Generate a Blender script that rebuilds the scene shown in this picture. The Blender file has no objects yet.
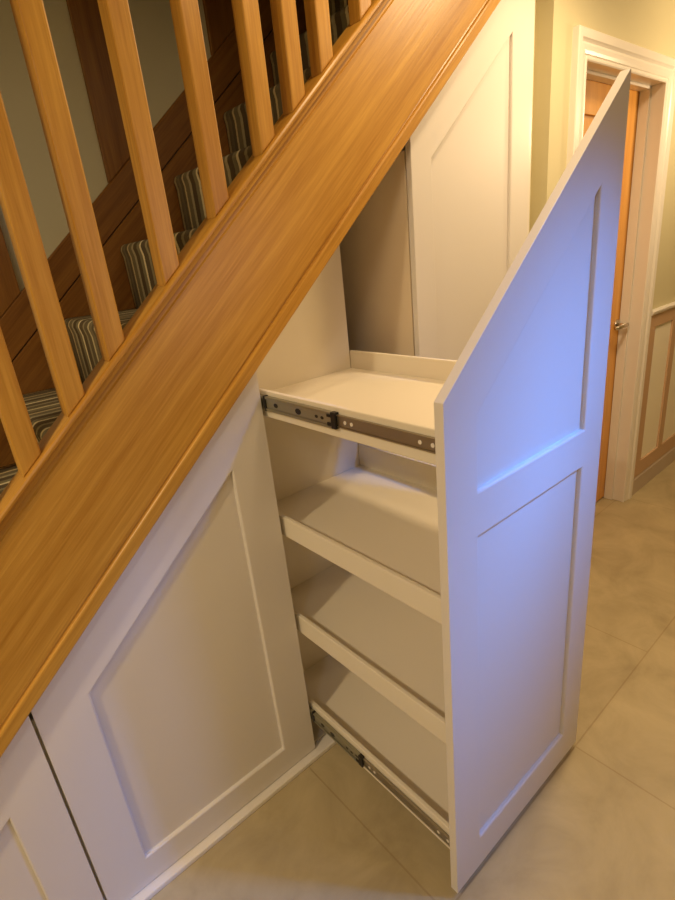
import bpy, bmesh, math, random
from mathutils import Vector, Matrix
random.seed(4)
C = bpy.context.scene.collection
sc = bpy.context.scene
T = 0.8736                      # rise per metre of the stairs
ANG = math.atan(T)
FZ = -0.02                      # floor level (z = 0 is the underside of the cupboard doors)

# ------------------------------------------------------------------ materials
def new_mat(name):
    m = bpy.data.materials.new(name); m.use_nodes = True
    nt = m.node_tree
    return m, nt, nt.nodes['Principled BSDF']

def S(r, g, b):                  # sRGB 0-255 -> linear
    f = lambda c: (c/255/12.92) if c/255 <= .04045 else ((c/255+.055)/1.055)**2.4
    return (f(r), f(g), f(b), 1)

def paint(name, col, rough=.5, var=.03, bump=.02, scale=60):
    m, nt, p = new_mat(name)
    tc = nt.nodes.new('ShaderNodeTexCoord')
    n = nt.nodes.new('ShaderNodeTexNoise'); n.inputs['Scale'].default_value = 2.5; n.inputs['Detail'].default_value = 3
    nt.links.new(tc.outputs['Object'], n.inputs['Vector'])
    mx = nt.nodes.new('ShaderNodeMix'); mx.data_type = 'RGBA'
    mx.inputs[6].default_value = tuple(c*(1-var) for c in col[:3])+(1,)
    mx.inputs[7].default_value = tuple(min(1, c*(1+var)) for c in col[:3])+(1,)
    nt.links.new(n.outputs['Fac'], mx.inputs[0]); nt.links.new(mx.outputs[2], p.inputs['Base Color'])
    p.inputs['Roughness'].default_value = rough
    n2 = nt.nodes.new('ShaderNodeTexNoise'); n2.inputs['Scale'].default_value = scale
    nt.links.new(tc.outputs['Object'], n2.inputs['Vector'])
    b = nt.nodes.new('ShaderNodeBump'); b.inputs['Strength'].default_value = bump; b.inputs['Distance'].default_value = .01
    nt.links.new(n2.outputs['Fac'], b.inputs['Height']); nt.links.new(b.outputs['Normal'], p.inputs['Normal'])
    return m

def oak(name, axis, light=(208, 158, 68), dark=(168, 115, 34), rough=.38):
    m, nt, p = new_mat(name)
    tc = nt.nodes.new('ShaderNodeTexCoord')
    oi = nt.nodes.new('ShaderNodeObjectInfo')
    add = nt.nodes.new('ShaderNodeVectorMath'); add.operation = 'ADD'
    sc_ = nt.nodes.new('ShaderNodeVectorMath'); sc_.operation = 'SCALE'; sc_.inputs['Scale'].default_value = 7.0
    cmb = nt.nodes.new('ShaderNodeCombineXYZ')
    for i in range(3): nt.links.new(oi.outputs['Random'], cmb.inputs[i])
    nt.links.new(cmb.outputs[0], sc_.inputs[0])
    nt.links.new(tc.outputs['Object'], add.inputs[0]); nt.links.new(sc_.outputs[0], add.inputs[1])
    def stretched(k_along, k_across, detail, dist):
        mp = nt.nodes.new('ShaderNodeMapping')
        s = [k_across]*3; s[axis] = k_along; mp.inputs['Scale'].default_value = s
        nt.links.new(add.outputs[0], mp.inputs['Vector'])
        n = nt.nodes.new('ShaderNodeTexNoise'); n.inputs['Scale'].default_value = 1
        n.inputs['Detail'].default_value = detail; n.inputs['Distortion'].default_value = dist
        nt.links.new(mp.outputs[0], n.inputs['Vector']); return n
    a = stretched(.8, 22, 4, .5)
    b = stretched(9, 260, 3, .2)
    c = stretched(3, 60, 2, .4)
    r = nt.nodes.new('ShaderNodeValToRGB')
    r.color_ramp.elements[0].position = .36; r.color_ramp.elements[0].color = S(*dark)
    r.color_ramp.elements[1].position = .66; r.color_ramp.elements[1].color = S(*light)
    ma = nt.nodes.new('ShaderNodeMath'); ma.operation = 'MULTIPLY_ADD'; ma.inputs[1].default_value = .40
    nt.links.new(a.outputs['Fac'], ma.inputs[0])
    mb = nt.nodes.new('ShaderNodeMath'); mb.operation = 'MULTIPLY_ADD'; mb.inputs[1].default_value = .32
    nt.links.new(c.outputs['Fac'], mb.inputs[0]); 
    mc = nt.nodes.new('ShaderNodeMath'); mc.operation = 'MULTIPLY'; mc.inputs[1].default_value = .30
    nt.links.new(b.outputs['Fac'], mc.inputs[0]); nt.links.new(mc.outputs[0], mb.inputs[2]); nt.links.new(mb.outputs[0], ma.inputs[2])
    nt.links.new(ma.outputs[0], r.inputs[0]); nt.links.new(r.outputs[0], p.inputs['Base Color'])
    p.inputs['Roughness'].default_value = rough
    bp = nt.nodes.new('ShaderNodeBump'); bp.inputs['Strength'].default_value = .08; bp.inputs['Distance'].default_value = .004
    nt.links.new(b.outputs['Fac'], bp.inputs['Height']); nt.links.new(bp.outputs['Normal'], p.inputs['Normal'])
    return m

M = {}
M['cupboard'] = paint('cupboard_paint', S(226, 219, 212), .42, .012, .012)
M['shelf'] = paint('shelf_paint', S(232, 222, 203), .5, .012, .012)
M['wall'] = paint('wall_paint', S(208, 198, 160), .75, .015, .03)
M['stair_wall'] = paint('stair_wall_paint', S(206, 200, 172), .8, .015, .03)
M['ceiling'] = paint('ceiling_paint', S(235, 230, 218), .8)
M['gloss'] = paint('white_gloss', S(232, 224, 214), .3, .01, .01)
M['taupe'] = paint('taupe_paint', S(196, 160, 126), .5, .02, .01)
M['cream'] = paint('cream_panel_paint', S(242, 234, 214), .5, .015, .01)
M['grey_skirt'] = paint('skirting_paint', S(190, 172, 156), .4, .05, .01)
M['taupe_board'] = paint('cabinet_lining', S(226, 208, 182), .55, .02, .015)
M['oak_x'] = oak('oak_along', 0)
M['oak_z'] = oak('oak_upright', 2)
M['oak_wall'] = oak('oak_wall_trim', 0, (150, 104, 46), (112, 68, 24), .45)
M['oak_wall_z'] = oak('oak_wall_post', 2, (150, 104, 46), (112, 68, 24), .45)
M['oak_door'] = oak('oak_door', 2, (230, 172, 84), (206, 140, 58), .35)
def metal(name, col, rough):
    m, nt, p = new_mat(name); p.inputs['Metallic'].default_value = 1; p.inputs['Base Color'].default_value = col
    n = nt.nodes.new('ShaderNodeTexNoise'); n.inputs['Scale'].default_value = 40
    mr = nt.nodes.new('ShaderNodeMapRange'); mr.inputs['To Min'].default_value = rough*.8; mr.inputs['To Max'].default_value = rough*1.2
    nt.links.new(n.outputs['Fac'], mr.inputs['Value']); nt.links.new(mr.outputs[0], p.inputs['Roughness'])
    return m
M['zinc'] = metal('zinc_steel', S(176, 174, 156), .5)
M['zinc_dark'] = metal('zinc_steel_worn', S(168, 160, 144), .45)
M['chrome'] = metal('satin_chrome', S(205, 196, 182), .25)
m, nt, p = new_mat('black_plastic'); p.inputs['Base Color'].default_value = S(22, 18, 16); p.inputs['Roughness'].default_value = .45; M['black'] = m

# floor: large stone-look tiles with grout
m, nt, p = new_mat('stone_tiles'); M['floor'] = m
tc = nt.nodes.new('ShaderNodeTexCoord')
mp = nt.nodes.new('ShaderNodeMapping'); mp.inputs['Location'].default_value = (1.8, .57+2.4, 0)
nt.links.new(tc.outputs['Object'], mp.inputs['Vector'])
br = nt.nodes.new('ShaderNodeTexBrick'); br.offset = .533; br.squash = 1
br.inputs['Scale'].default_value = 1; br.inputs['Mortar Size'].default_value = .0028; br.inputs['Mortar Smooth'].default_value = .3
br.inputs['Brick Width'].default_value = 1.2; br.inputs['Row Height'].default_value = .6
br.inputs['Color1'].default_value = (1, 1, 1, 1); br.inputs['Color2'].default_value = (.94, .94, .94, 1); br.inputs['Mortar'].default_value = (0, 0, 0, 1)
nt.links.new(mp.outputs[0], br.inputs['Vector'])
n1 = nt.nodes.new('ShaderNodeTexNoise'); n1.inputs['Scale'].default_value = 4.5; n1.inputs['Detail'].default_value = 7; n1.inputs['Distortion'].default_value = .7; n1.inputs['Roughness'].default_value = .6
nt.links.new(tc.outputs['Object'], n1.inputs['Vector'])
r1 = nt.nodes.new('ShaderNodeValToRGB')
r1.color_ramp.elements[0].position = .3; r1.color_ramp.elements[0].color = S(166, 149, 114)
r1.color_ramp.elements[1].position = .72; r1.color_ramp.elements[1].color = S(197, 179, 140)
nt.links.new(n1.outputs['Fac'], r1.inputs[0])
mx = nt.nodes.new('ShaderNodeMix'); mx.data_type = 'RGBA'; mx.blend_type = 'MULTIPLY'; mx.inputs[0].default_value = 1
nt.links.new(r1.outputs[0], mx.inputs[6]); 
gm = nt.nodes.new('ShaderNodeMix'); gm.data_type = 'RGBA'; gm.inputs[6].default_value = (1, 1, 1, 1); gm.inputs[7].default_value = (.84, .80, .74, 1)
nt.links.new(br.outputs['Fac'], gm.inputs[0]); nt.links.new(gm.outputs[2], mx.inputs[7]); nt.links.new(mx.outputs[2], p.inputs['Base Color'])
p.inputs['Roughness'].default_value = .45
bp = nt.nodes.new('ShaderNodeBump'); bp.inputs['Strength'].default_value = .25; bp.inputs['Distance'].default_value = .003; bp.invert = True
nt.links.new(br.outputs['Fac'], bp.inputs['Height']); nt.links.new(bp.outputs['Normal'], p.inputs['Normal'])

# carpet: stripes run up and down the stairs
m, nt, p = new_mat('striped_carpet'); M['carpet'] = m
tc = nt.nodes.new('ShaderNodeTexCoord'); sx = nt.nodes.new('ShaderNodeSeparateXYZ'); nt.links.new(tc.outputs['Object'], sx.inputs[0])
nz = nt.nodes.new('ShaderNodeTexNoise'); nz.inputs['Scale'].default_value = 180; nt.links.new(tc.outputs['Object'], nz.inputs['Vector'])
wob = nt.nodes.new('ShaderNodeMath'); wob.operation = 'MULTIPLY_ADD'; wob.inputs[1].default_value = .006
nt.links.new(nz.outputs['Fac'], wob.inputs[0]); nt.links.new(sx.outputs['Y'], wob.inputs[2])
md = nt.nodes.new('ShaderNodeMath'); md.operation = 'MODULO'; md.inputs[1].default_value = .26
nt.links.new(wob.outputs[0], md.inputs[0])
dv = nt.nodes.new('ShaderNodeMath'); dv.operation = 'DIVIDE'; dv.inputs[1].default_value = .26; nt.links.new(md.outputs[0], dv.inputs[0])
cr = nt.nodes.new('ShaderNodeValToRGB'); cr.color_ramp.interpolation = 'CONSTANT'
els = [(0, (108, 98, 74)), (.10, (176, 164, 128)), (.15, (92, 82, 62)), (.27, (132, 122, 94)), (.33, (84, 72, 54)), (.46, (196, 184, 150)), (.51, (112, 104, 80)),
       (.60, (76, 64, 46)), (.71, (144, 134, 106)), (.77, (100, 90, 68)), (.88, (168, 150, 112)), (.92, (86, 76, 56))]
while len(cr.color_ramp.elements) < len(els): cr.color_ramp.elements.new(.5)
for e, (po, co) in zip(cr.color_ramp.elements, els): e.position = po; e.color = S(*[min(255, c*1.22) for c in co])
nt.links.new(dv.outputs[0], cr.inputs[0]); nt.links.new(cr.outputs[0], p.inputs['Base Color'])
p.inputs['Roughness'].default_value = .95
bp = nt.nodes.new('ShaderNodeBump'); bp.inputs['Strength'].default_value = .5; bp.inputs['Distance'].default_value = .004
nt.links.new(nz.outputs['Fac'], bp.inputs['Height']); nt.links.new(bp.outputs['Normal'], p.inputs['Normal'])

# ------------------------------------------------------------------ mesh helpers
def link(name, bm, mat, parent=None, loc=(0, 0, 0), rot=(0, 0, 0), bevel=0, seg=2, smooth=False):
    bmesh.ops.recalc_face_normals(bm, faces=bm.faces)
    me = bpy.data.meshes.new(name); bm.to_mesh(me); bm.free()
    me.materials.append(mat)
    o = bpy.data.objects.new(name, me); C.objects.link(o)
    o.location = loc; o.rotation_euler = rot
    if parent is not None:
        o.parent = parent
        o.matrix_parent_inverse = Matrix.Identity(4)
        po = parent
        off = Vector((0, 0, 0))
        while po is not None:
            off += po.location; po = po.parent
        o.location = Vector(loc) - off          # loc is given in the world frame
    if bevel:
        b = o.modifiers.new('bevel', 'BEVEL'); b.width = bevel; b.segments = seg; b.limit_method = 'ANGLE'; b.angle_limit = math.radians(35)
    if smooth:
        for f in me.polygons: f.use_smooth = True
    return o

def box(bm, x0, x1, y0, y1, z0, z1):
    v = [bm.verts.new((x, y, z)) for x in (x0, x1) for y in (y0, y1) for z in (z0, z1)]
    for f in ((0, 1, 3, 2), (4, 6, 7, 5), (0, 4, 5, 1), (2, 3, 7, 6), (0, 2, 6, 4), (1, 5, 7, 3)):
        bm.faces.new([v[i] for i in f])
    return bm

def boxes(*bs):
    bm = bmesh.new()
    for b in bs: box(bm, *b)
    return bm

def prism(poly, y0, y1, bm=None, holes=()):
    """polygon in x,z with holes, extruded along y"""
    bm = bm or bmesh.new()
    edges = []
    for loop in (poly, *holes):
        vs = [bm.verts.new((x, y0, z)) for x, z in loop]
        edges += [bm.edges.new((vs[i], vs[(i+1) % len(vs)])) for i in range(len(vs))]
    if holes:
        r = bmesh.ops.triangle_fill(bm, use_beauty=True, use_dissolve=True, edges=edges)
        faces = [g for g in r['geom'] if isinstance(g, bmesh.types.BMFace)]
    else:
        faces = [bm.faces.new([e.verts[0] for e in edges])] if False else [bm.faces.new(vs)]
    r = bmesh.ops.extrude_face_region(bm, geom=faces)
    vs = [g for g in r['geom'] if isinstance(g, bmesh.types.BMVert)]
    bmesh.ops.translate(bm, verts=vs, vec=(0, y1-y0, 0))
    return bm

def sweep(profile, length, bm=None):
    """closed profile in (y, v) swept along local x; v is local z"""
    bm = bm or bmesh.new()
    a = [bm.verts.new((0, y, v)) for y, v in profile]
    b = [bm.verts.new((length, y, v)) for y, v in profile]
    n = len(a)
    bm.faces.new(a); bm.faces.new(b[::-1])
    for i in range(n): bm.faces.new((a[i], b[i], b[(i+1) % n], a[(i+1) % n]))
    return bm

def cyl(bm, c, axis, r, h, n=24, r2=None):
    q = Vector((0, 0, 1)).rotation_difference(Vector(axis)).to_matrix().to_4x4()
    bmesh.ops.create_cone(bm, cap_ends=True, segments=n, radius1=r, radius2=r if r2 is None else r2, depth=h,
                          matrix=Matrix.Translation(c) @ q)
    return bm

def thing(name, label, cat, loc, group=None, kind=None):
    o = bpy.data.objects.new(name, None); C.objects.link(o); o.location = loc; o.empty_display_size = .1
    o['label'] = label; o['category'] = cat
    if group: o['group'] = group
    if kind: o['kind'] = kind
    return o
def tag(o, label, cat, group=None, kind=None):
    o['label'] = label; o['category'] = cat
    if group: o['group'] = group
    if kind: o['kind'] = kind
    return o
def struct(o, label, cat):
    return tag(o, label, cat, kind='structure')

# ------------------------------------------------------------------ room shell
XL, XR, YF, CZ = -2.6, 4.6, -2.5, 2.42
RX = 1.334
YS = .85                                   # far wall of the staircase
struct(link('floor', boxes((XL, XR, YF, YS+.1, FZ-.1, FZ)), M['floor']), 'beige stone tiled hall floor with thin grout lines', 'floor')
struct(link('wall_stair', boxes((XL, 2.6, YS, YS+.1, FZ, 4.9)), M['stair_wall']), 'dim olive cream wall behind the stair balusters', 'wall')
struct(link('wall_left', boxes((XL-.1, XL, YF-.1, YS+.1, FZ, 4.9)), M['wall']), 'plain cream end wall left of the stairs', 'wall')
struct(link('wall_right', boxes((XR, XR+.1, YF-.1, .5, FZ, CZ)), M['wall']), 'plain cream far end wall of the hall', 'wall')
# front wall with an opening for the added window
WX0, WX1, WZ0, WZ1 = .75, 1.35, 1.0, 2.25
struct(link('wall_front', prism([(XL, FZ), (XR, FZ), (XR, CZ), (XL, CZ)], YF-.12, YF, holes=[[(WX0, WZ0), (WX1, WZ0), (WX1, WZ1), (WX0, WZ1)]]), M['wall']),
       'plain cream wall facing the staircase, with an added window', 'wall')
struct(link('ceiling', boxes((XL, XR, YF, -.032, CZ, CZ+.22), (RX, XR, -.032, .5, CZ, CZ+.22)), M['ceiling']), 'plain white hall ceiling', 'ceiling')
struct(link('wall_landing', boxes((XL, 2.6, -.13, -.032, CZ+.22, 4.9)), M['stair_wall']), 'plain wall of the upper landing', 'wall')
struct(link('ceiling_landing', boxes((XL, 2.7, -.13, YS+.1, 4.9, 5.0)), M['ceiling']), 'plain white ceiling over the upper landing', 'ceiling')
struct(link('wall_upper', boxes((2.6, 2.7, -.13, YS+.1, CZ+.22, 4.9)), M['stair_wall']), 'plain end wall of the upper landing', 'wall')
struct(link('floor_landing', boxes((RX, 2.6, .5, YS, CZ, CZ+.22), (RX, 2.6, -.032, .5, CZ+.2201, CZ+.2202)), M['ceiling']), 'floor of the upper landing', 'floor')

# hall wall with doorway: x from the return to the end of the hall
DX0, DX1, DZ = 1.553, 2.295, 2.052           # clear opening
wh = prism([(RX, FZ), (DX0-.025, FZ), (DX0-.025, DZ+.025), (DX1+.025, DZ+.025), (DX1+.025, FZ), (XR, FZ), (XR, CZ), (RX, CZ)], 0, .13)
struct(link('wall_hall', wh, M['wall']), 'warm cream hall wall around the oak door', 'wall')
struct(link('wall_recess', boxes((1.226, RX, .065, .085, FZ, CZ)), M['wall']), 'narrow recessed strip of wall beside the tall cupboard', 'wall')
# unseen window added in the front wall for the cool light (behind the camera)
wf = prism([(WX0, WZ0), (WX1, WZ0), (WX1, WZ1), (WX0, WZ1)], YF-.09, YF-.03,
           holes=[[(WX0+.05, WZ0+.05), (WX0+.29, WZ0+.05), (WX0+.29, WZ1-.05), (WX0+.05, WZ1-.05)], [(WX0+.31, WZ0+.05), (WX1-.05, WZ0+.05), (WX1-.05, WZ1-.05), (WX0+.31, WZ1-.05)]])
w1 = struct(link('added_window_1', wf, M['gloss']), 'added unseen white framed two light window facing the stairs', 'window')

# ------------------------------------------------------------------ oak door in its lining
d1 = thing('door_1', 'honey oak internal door in white moulded surround, behind pulled-out panel', 'door', ((DX0+DX1)/2, .1, FZ), kind='structure')
y0 = .095
leaf = prism([(DX0+.003, FZ+.008), (DX1-.003, FZ+.008), (DX1-.003, DZ-.003), (DX0+.003, DZ-.003)], y0, y0+.04,
             holes=[[(DX0+.12, .2), (DX1-.12, .2), (DX1-.12, .86), (DX0+.12, .86)], [(DX0+.12, 1.0), (DX1-.12, 1.0), (DX1-.12, DZ-.13), (DX0+.12, DZ-.13)]])
link('door_leaf', leaf, M['oak_door'], d1, bevel=.002)
for z0, z1 in ((.2, .86), (1.0, DZ-.13)):
    link('door_panel', boxes((DX0+.12, DX1-.12, y0+.012, y0+.03, z0, z1)), M['oak_door'], d1)
lin = boxes((DX0-.024, DX0, -.004, .14, FZ, DZ), (DX1, DX1+.024, -.004, .14, FZ, DZ), (DX0-.024, DX1+.024, -.004, .14, DZ, DZ+.024))
link('door_lining', lin, M['gloss'], d1, bevel=.002)
stp = boxes((DX0, DX0+.012, .048, .093, FZ, DZ), (DX1-.012, DX1, .048, .093, FZ, DZ), (DX0+.012, DX1-.012, .048, .093, DZ-.012, DZ))
link('door_stop', stp, M['gloss'], d1, bevel=.002)
# architrave: moulded profile mitred round the opening, u = distance outwards from opening, d = how far proud of the wall
prof = [(.0, 0), (.0, .012), (.004, .015), (.010, .015), (.013, .011), (.017, .011), (.020, .014), (.030, .0165), (.044, .018), (.052, .017), (.057, .020), (.062, .024), (.086, .026), (.090, .023), (.090, 0)]
def arch():
    bm = bmesh.new(); rows = []
    for u, d in prof:
        u2 = u - .003
        pts = [(DX0-u2, FZ), (DX0-u2, DZ+u2), (DX1+u2, DZ+u2), (DX1+u2, FZ)]
        rows.append([bm.verts.new((x, -d, z)) for x, z in pts])
    n = len(rows)
    for i in range(n):
        a, b = rows[i], rows[(i+1) % n]
        for k in range(3): bm.faces.new((a[k], a[k+1], b[k+1], b[k]))
    bm.faces.new([r[0] for r in rows]); bm.faces.new([r[3] for r in rows][::-1])
    return bm
link('architrave', arch(), M['gloss'], d1)
# lever handle
hx, hz = DX1-.045, 1.0
h = cyl(bmesh.new(), (hx, y0-.004, hz), (0, 1, 0), .026, .008, 32)
hd = link('door_handle', h, M['chrome'], d1, bevel=.0015, smooth=False)
hb = cyl(bmesh.new(), (hx, y0-.03, hz), (0, 1, 0), .0095, .05, 20)
link('neck', hb, M['chrome'], hd, smooth=True)
lb = bmesh.new()
pts = [(hx+.008, y0-.054, hz), (hx-.02, y0-.057, hz), (hx-.06, y0-.056, hz+.001), (hx-.1, y0-.053, hz), (hx-.118, y0-.048, hz)]
rings = []
for i, (x, y, z) in enumerate(pts):
    ry, rz = (.0085, .0105) if i < 4 else (.006, .008)
    rings.append([lb.verts.new((x, y+ry*math.cos(t*math.tau/14), z+rz*math.sin(t*math.tau/14))) for t in range(14)])
for a, b in zip(rings, rings[1:]):
    for t in range(14): lb.faces.new((a[t], a[(t+1) % 14], b[(t+1) % 14], b[t]))
lb.faces.new(rings[0]); lb.faces.new(rings[-1][::-1])
link('lever', lb, M['chrome'], hd, smooth=True)

# ------------------------------------------------------------------ wainscot right of the door
AX = DX1+.088
st = [(AX+.004, AX+.1), (2.735, 2.805), (3.06, 3.13), (3.385, 3.455), (3.71, 3.78), (4.035, 4.105), (4.36, 4.43), (XR-.06, XR)]
holes = [[(a[1], .18), (b[0], .18), (b[0], .955), (a[1], .955)] for a, b in zip(st, st[1:])]
fr = prism([(AX+.004, .09), (XR, .09), (XR, 1.022), (AX+.004, 1.022)], -.016, -.0005, holes=holes)
tr = thing('trim_1', 'taupe panelled dado on the hall wall, right of the oak door', 'wall panelling', (3.4, 0, FZ), kind='structure')
link('dado_frame', fr, M['taupe'], tr, bevel=.003)
for hl in holes:
    link('dado_panel', boxes((hl[0][0], hl[1][0], -.006, -.0005, .18, .955)), M['cream'], tr)
cr_ = sweep([(-.0005, 0), (-.018, 0), (-.030, .012), (-.032, .022), (-.026, .028), (-.0005, .028)], XR-AX-.004)
link('chair_rail', cr_, M['gloss'], tr, loc=(AX+.004, 0, 1.022))
bb = sweep([(-.0005, 0), (-.018, 0), (-.018, .095), (-.012, .108), (-.0005, .109)], XR-AX-.004)
struct(link('baseboard_hall', bb, M['grey_skirt'], loc=(AX+.004, 0, FZ)), 'grey painted skirting below the taupe panelling', 'skirting board')
struct(link('baseboard_recess', boxes((RX+.002, DX0-.092, -.018, -.0005, FZ, .09)), M['gloss']), 'short white skirting left of the oak door', 'skirting board')

# ------------------------------------------------------------------ staircase
stair = thing('staircase', 'closed string oak staircase with square balusters above the white cupboards', 'staircase', (-1.6, .4, FZ))
X0, X1 = -1.38, 1.27
def slope(profile, name, mat, z0, xa=X0, xb=X1, bevel=0):
    L = (xb-xa)/math.cos(ANG)
    return link(name, sweep(profile, L), mat, stair, loc=(xa, 0, z0+T*xa), rot=(0, -ANG, 0), bevel=bevel)
ca = math.cos(ANG)
W = (1.615-1.258)*ca                         # width of the string face
sp = [(.03, 0), (-.019, 0), (-.022, .003), (-.022, .026), (-.0205, .0295), (-.0185, .031), (-.012, .0315), (-.011, .0345), (-.0125, .0365), (-.0145, .037), (-.0145, W-.026), (-.0105, W-.023), (-.0095, W-.014), (.03, W-.014)]
slope(sp, 'outer_string', M['oak_x'], 1.258)
rp = [(.048, W-.0135), (.048, W+.006), (.046, W+.008), (-.018, W+.008), (-.0225, W+.0065), (-.0245, W+.003), (-.0245, W-.001), (-.0225, W-.0035), (-.0185, W-.0045), (-.0165, W-.0135)]
slope(rp, 'base_rail', M['oak_x'], 1.258)
# the string on the wall side: lower board, dark joint, skirting board above
zt = (1.597-1.25)*ca
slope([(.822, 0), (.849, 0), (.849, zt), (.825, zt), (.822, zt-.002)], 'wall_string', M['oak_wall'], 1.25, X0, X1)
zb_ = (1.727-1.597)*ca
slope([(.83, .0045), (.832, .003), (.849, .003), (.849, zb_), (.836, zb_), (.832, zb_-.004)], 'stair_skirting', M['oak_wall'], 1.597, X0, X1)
slope([(.838, -.002), (.8485, -.002), (.8485, .006), (.838, .006)], 'skirting_joint', M['black'], 1.597, X0, X1)
def zskirt(x): return 1.727 + T*x
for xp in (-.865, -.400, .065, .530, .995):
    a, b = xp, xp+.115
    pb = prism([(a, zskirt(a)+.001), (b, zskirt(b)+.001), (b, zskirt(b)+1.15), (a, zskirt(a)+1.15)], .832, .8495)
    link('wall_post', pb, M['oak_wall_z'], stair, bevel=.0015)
# treads and risers
NX, NZ, GO, RI = .045, 1.595, .24, .21
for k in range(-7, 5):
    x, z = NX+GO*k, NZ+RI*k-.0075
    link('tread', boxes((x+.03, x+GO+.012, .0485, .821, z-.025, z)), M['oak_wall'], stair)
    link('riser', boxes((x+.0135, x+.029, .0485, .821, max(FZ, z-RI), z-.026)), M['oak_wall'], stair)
z00 = 1.222
sf = sweep([(.034, 0), (.82, 0), (.82, .014), (.034, .014)], (X1+1.0)/ca)
link('soffit', sf, M['shelf'], stair, loc=(-1.0, 0, z00-T*1.0), rot=(0, -ANG, 0))
# balusters (front bottom right corners measured along the string)
rz0 = 1.258 + (W+.0078)/ca
BW = .041
for xr in (-1.29, -1.15, -1.01, -.87, -.73, -.628, -.487, -.384, -.284, -.138, .003, .144, .243, .338, .475, .616, .757, .898, 1.04, 1.18):
    bm = bmesh.new(); vb, vt = [], []
    for x, y in ((xr-BW, -.0105), (xr, -.0105), (xr, -.0105+BW), (xr-BW, -.0105+BW)):
        vb.append(bm.verts.new((x, y, rz0+T*x))); vt.append(bm.verts.new((x, y, rz0+T*x+.78)))
    bm.faces.new(vb); bm.faces.new(vt[::-1])
    for i in range(4): bm.faces.new((vb[i], vb[(i+1) % 4], vt[(i+1) % 4], vt[i]))
    cx, cz = xr-BW/2, rz0+T*(xr-BW/2)
    bmesh.ops.translate(bm, verts=bm.verts, vec=(-cx, 0, -cz))
    link('baluster', bm, M['oak_z'], stair, loc=(cx, 0, cz), bevel=.003)
hp = [(-.024, 0), (.044, 0), (.046, .02), (.040, .044), (.024, .056), (-.004, .056), (-.020, .044), (-.026, .02)]
slope(hp, 'handrail', M['oak_x'], rz0+.779)
nw = link('newel_post', boxes((-1.475, -1.385, -.035, .055, FZ, 1.28)), M['oak_z'], stair, bevel=.004)
link('newel_cap', boxes((-1.485, -1.375, -.045, .065, 1.28, 1.31)), M['oak_x'], nw, bevel=.008)
# carpet: one strip bent over every nosing
path = []
for k in range(-7, 5):
    x, z = NX+GO*k, NZ+RI*k
    path += [(x+.006, z-RI+.001), (x+.005, z-.045), (x+.001, z-.026)]
    for t in range(0, 9):
        a = math.pi*.5*t/8
        path.append((x+.022-.022*math.cos(a), z-.022+.022*math.sin(a)))
    path += [(x+.06, z), (x+.14, z), (x+GO+.015, z)]
bm = bmesh.new()
ca_, cb_ = [], []
ly = [.0495+i*(.8205-.0495)/12 for i in range(13)]
grid = [[bm.verts.new((x, y, z)) for y in ly] for x, z in path]
for a, b in zip(grid, grid[1:]):
    for i in range(12): bm.faces.new((a[i], a[i+1], b[i+1], b[i]))
cp = link('stair_carpet', bm, M['carpet'], smooth=True)
tag(cp, 'striped grey brown carpet running up the oak stairs', 'carpet')
so = cp.modifiers.new('thickness', 'SOLIDIFY'); so.thickness = .006; so.offset = -1

# ------------------------------------------------------------------ cupboards under the stairs
DT = .02
def shaker(name, label, x0, x1, z00, sl, sr, bz, iz0, mid=None, y=0., cat='cupboard door', parent=None, xtop=None, pname='door_frame', panel_name='door_panel', blunt=0):
    """sloping shaker door: frame with recessed panel; z00 outer slope offset, iz0 inner slope offset"""
    outer = [(x0, 0), (x1, 0), (x1, z00+T*x1), (x0, z00+T*x0)] if z00+T*x0 > .05 else [(-z00/T+.03, 0), (x1, 0), (x1, z00+T*x1), (-z00/T+.03, .03)]
    if blunt: outer = [(x0, 0), (x1, 0), (x1, z00+T*x1-blunt*2), (x1-blunt*.35, z00+T*x1-blunt*.9), (x1-blunt, z00+T*(x1-blunt)), (x0, z00+T*x0)]
    a, b = x0+sl, x1-sr
    if mid:
        holes = [[(a, bz), (b, bz), (b, mid[0]), (a, mid[0])], [(a, mid[1]), (b, mid[1]), (b, iz0+T*b), (a, iz0+T*a)]]
    else:
        if iz0+T*a < bz+.05: holes = [[((bz-iz0)/T, bz), (b, bz), (b, iz0+T*b)]]
        else: holes = [[(a, bz), (b, bz), (b, iz0+T*b), (a, iz0+T*a)]]
    own = parent is None
    if own: parent = thing(name, label, cat, ((x0+x1)/2, y+DT/2, 0), 'sloping cupboard doors under the stairs')
    bm = prism(outer, y, y+DT, holes=holes)
    pts = [Vector((px, y, pz)) for hl in holes for px, pz in hl]
    on = {v for v in bm.verts if any((v.co-q).length < 1e-5 for q in pts)}
    bmesh.ops.recalc_face_normals(bm, faces=bm.faces)
    inner = [e for e in bm.edges if e.verts[0] in on and e.verts[1] in on and len(e.link_faces) == 2 and abs(e.link_faces[0].normal.dot(e.link_faces[1].normal)) < .5]
    bmesh.ops.bevel(bm, geom=inner, offset=.0045, offset_type='OFFSET', segments=2, profile=.5, affect='EDGES')
    f = link(pname, bm, M['cupboard'], parent, bevel=.0015)
    for hl in holes:
        e = .004
        link(panel_name, prism([(px, pz) for px, pz in hl], y+.011, y+.0175), M['cupboard'], parent if own else f)
    return parent

shaker('cupboard_door', 'low white sloping shaker cupboard door at lower left, cut by the frame', -1.32, -.656, 1.2555, .10, .097, .091, 1.112)
shaker('cupboard_door', 'white sloping shaker cupboard door left of the pulled-out shelves', -.650, .009, 1.2555, .110, .111, .091, 1.113)
shaker('cupboard_door', 'tall white sloping shaker cupboard door behind the pulled-out panel', .602, 1.205, 1.2555, .09, .108, .1, 1.116, mid=(.963, 1.06))
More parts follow.
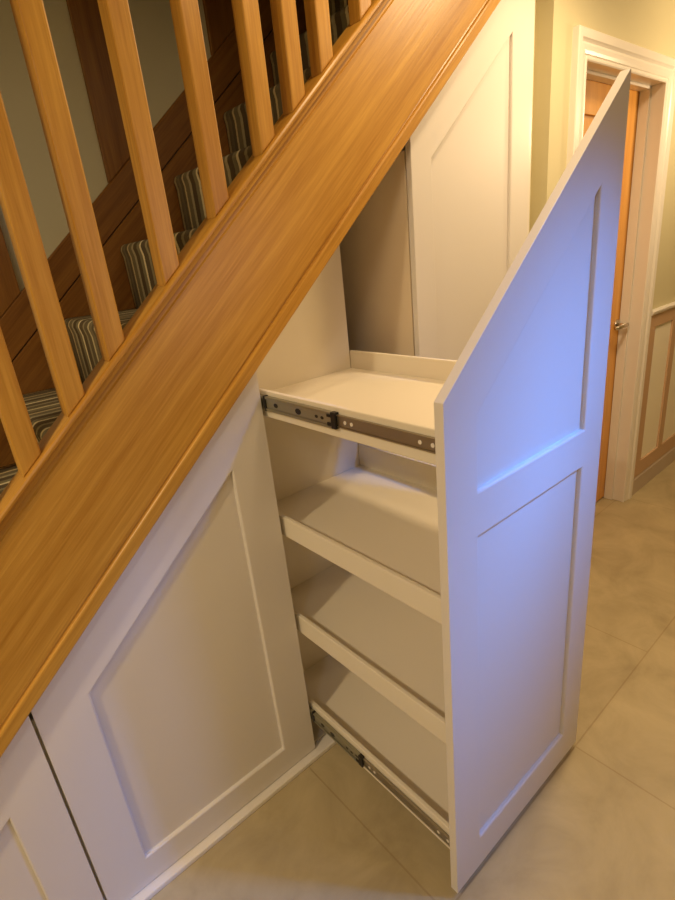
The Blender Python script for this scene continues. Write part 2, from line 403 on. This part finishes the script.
# carcass with its lining, base and trims
cab = thing('under_stair_cabinet', 'white fixed cabinet carcass around the open shelf compartment under the stairs', 'cabinet', (0, .4, FZ))
def side(x0, x1, y0, y1, nm, mat, top=z00-.004):
    return link(nm, prism([(x0, .001), (x1, .001), (x1, top+T*x0), (x0, top+T*x0)], y0, y1), mat, cab)
side(-.012, .0102, .022, .74, 'side_panel', M['shelf'])
side(.6015, .6195, .024, .74, 'side_panel', M['taupe_board'])
side(-.662, -.644, .022, .74, 'side_panel', M['shelf'])
bk = prism([(-1.25, .001), (1.22, .001), (1.22, z00-.004+T*1.22), (-1.25, z00-.004-T*1.25)], .742, .757)
link('back_panel', bk, M['shelf'], cab)
link('base_panel', boxes((-1.3, 1.22, .022, .757, FZ, 0)), M['shelf'], cab)
link('end_post', boxes((1.2065, 1.226, .004, .09, FZ, 2.26)), M['gloss'], cab, bevel=.001)
pl = link('plinth', boxes((-1.33, 1.205, -.024, .0205, FZ, -.003)), M['gloss'], bevel=.003)
tag(pl, 'narrow white plinth strip on the floor below the cupboard doors', 'plinth')

# ------------------------------------------------------------------ the pull-out shelf unit
D = .5707
pu = thing('pull_out_shelf_unit', 'tall white pull-out unit with four shelves and sloping front, drawn out into the hall', 'pull-out storage unit', (.3, -.3, 0))
shaker('', '', .004, .602, 1.2500, .095, .092, .104, 1.123, mid=(.963, 1.06), y=-D, parent=pu, pname='front_panel', panel_name='recessed_panel', blunt=.003)
UX0, UX1, UYF, UYB = .0245, .4925, -D+DT+.0005, .192
boards = [(1.128, 1.197), (.781, .842), (.452, .514), (.097, .174)]
for i, (za, zb) in enumerate(boards):
    s = link('shelf', boxes((UX0+.013, UX1-.013, UYF, UYB, za-.002, za+.012)), M['shelf'], pu)
    for a, b, zt_ in ((UX0, UX0+.0125, zb), (UX1-.0125, UX1, zb+.03 if i else zb)):
        link('side_lip', boxes((a, b, UYF, UYB, za, zt_)), M['shelf'], s, bevel=.0025)
bkp = prism([(UX0, .09), (UX1-.012, .09), (UX1-.012, 1.175+T*UX1), (UX0, 1.175+T*UX0)], UYB+.0005, UYB+.016)
link('back_panel', bkp, M['shelf'], pu, bevel=.001)
# telescopic slides on the left and right of the top and bottom shelves
def slide(xo, dirn, zc, ym=-.268):
    """xo: cabinet-side plane of the slide, dirn: +1 slide lies to +x of xo"""
    def X(d): return xo + dirn*d
    def bx(bm, d0, d1, ya, yb, za, zb):
        a, b = sorted((X(d0), X(d1))); box(bm, a, b, ya, yb, za, zb)
    # outer telescoping channel: web and two rolled edges
    bm = bmesh.new()
    bx(bm, .0035, .005, ym, .13, zc-.0148, zc+.0148)
    bx(bm, .0010, .0118, ym, .13, zc+.0148, zc+.0178); bx(bm, .0010, .0118, ym, .13, zc-.0178, zc-.0148)
    bx(bm, .0010, .0020, ym, .13, zc+.0115, zc+.0148); bx(bm, .0010, .0020, ym, .13, zc-.0148, zc-.0115)
    r = link('drawer_slide', bm, M['zinc'], pu, bevel=.0008); r['label'] = 'grey steel telescopic drawer slide with black end stops'
    bm = bmesh.new()
    bx(bm, .0070, .0082, UYF, ym-.002, zc-.0112, zc+.0112)
    bx(bm, .0050, .0120, UYF, ym-.002, zc+.0112, zc+.0138); bx(bm, .0050, .0120, UYF, ym-.002, zc-.0138, zc-.0112)
    link('inner_channel', bm, M['zinc_dark'], r, bevel=.0006)
    bm = bmesh.new(); bx(bm, .0003, .0122, ym-.011, ym+.004, zc-.0178, zc+.0186); bx(bm, .001, .0035, ym+.004, ym+.018, zc+.006, zc+.015); bx(bm, .001, .0035, ym+.004, ym+.018, zc-.015, zc-.006)
    link('end_stop', bm, M['black'], r, bevel=.001)
    bm = bmesh.new(); bx(bm, .0002, .0122, -.014, -.006, zc-.0195, zc+.0195)
    link('end_stop', bm, M['black'], r, bevel=.001)
    for yy, w in ((-.055, .007), (ym+.123, .009), (ym+.056, .0045), (ym+.036, .0045)):
        bm = bmesh.new(); cyl(bm, (X(.0033), yy, zc), (1, 0, 0), w*.8, .0006, 16); 
        bmesh.ops.scale(bm, vec=(1, 1.5, 1), space=Matrix.Translation((0, -yy, -zc)), verts=bm.verts)
        link('slot_hole', bm, M['black'], r)
    for yy, mt in ((ym-.035, 'gloss'), (ym-.055, 'gloss'), (UYF+.045, 'gloss'), (UYF+.016, 'gloss')):
        bm = bmesh.new(); cyl(bm, (X(.0066), yy, zc), (1, 0, 0), .0042, .0012, 16)
        link('screw', bm, M[mt], r)
slide(.011, 1, 1.1695)
slide(.011, 1, .139, -.225)

# ------------------------------------------------------------------ light
def area(name, loc, target, size, power, col, spread=180, shape='DISK', size_y=None):
    l = bpy.data.lights.new(name, 'AREA'); l.shape = shape; l.size = size; l.energy = power; l.color = col
    if size_y: l.size_y = size_y
    l.spread = math.radians(spread)
    o = bpy.data.objects.new(name, l); C.objects.link(o); o.location = loc
    o.rotation_euler = (Vector(target)-Vector(loc)).to_track_quat('-Z', 'Y').to_euler()
    return o
WARM = (1, .74, .43)
area('hall_lamp', (1.22, -.50, CZ-.02), (1.22, -.50, 0), .20, 12.5, WARM, spread=165)
area('middle_lamp', (.35, -.42, CZ-.02), (.35, -.42, 0), .20, 4.8, WARM)
area('near_lamp', (-1.75, -.55, CZ-.02), (-1.75, -.55, 0), .16, 25, (1, .78, .47))
area('back_fill', (-1.7, -1.5, CZ-.02), (-1.7, -1.5, 0), .20, 5, (.92, .96, 1))  # added cool fill out of view, lifts the left door and open compartment
pl_ = bpy.data.lights.new('far_wall_fill', 'POINT'); pl_.energy = 16; pl_.color = WARM; pl_.shadow_soft_size = .07  # added unseen point light, hung low to even out the far wall and dado
po_ = bpy.data.objects.new('far_wall_fill', pl_); C.objects.link(po_); po_.location = (2.45, -.57, 2.02)
area('cool_door_fill', ((WX0+WX1)/2, YF-.02, 1.62), (-.3, 0, .62), .4, .9, (.3, .45, 1), spread=50, shape='RECTANGLE', size_y=.9)  # added cool fill at the window, tints the left cupboard door
area('blue_panel_fill', (.95, -1.62, CZ-.03), (.31, -.57, 1.0), .16, 2.6, (.06, .28, 1), spread=34)  # added unseen spot, throws the blue light onto the pulled-out front panel
w = bpy.data.worlds.new('world'); sc.world = w; w.use_nodes = True
w.node_tree.nodes['Background'].inputs['Color'].default_value = (.3, .4, .6, 1)
w.node_tree.nodes['Background'].inputs['Strength'].default_value = .05

# ------------------------------------------------------------------ camera
yaw, pitch, roll, f = .6749, .3602, -.1067, 523.95
fw = Vector((math.sin(yaw)*math.cos(pitch), math.cos(yaw)*math.cos(pitch), -math.sin(pitch)))
rt = fw.cross(Vector((0, 0, 1))).normalized(); up = rt.cross(fw)
r2 = math.cos(roll)*rt + math.sin(roll)*up; u2 = -math.sin(roll)*rt + math.cos(roll)*up
cam = bpy.data.cameras.new('camera'); co = bpy.data.objects.new('camera', cam); C.objects.link(co)
mw = Matrix((r2, u2, -fw)).transposed().to_4x4(); mw.translation = Vector((-.6425, -1.0941, 1.5)); co.matrix_world = mw
cam.sensor_fit = 'VERTICAL'; cam.sensor_height = 36; cam.lens = f/900*36
cam.clip_start = .02
sc.camera = co
sc.view_settings.view_transform = 'Standard'; sc.view_settings.look = 'None'
sc.view_settings.exposure = .1; sc.view_settings.gamma = 1; sc.view_settings.use_curve_mapping = False
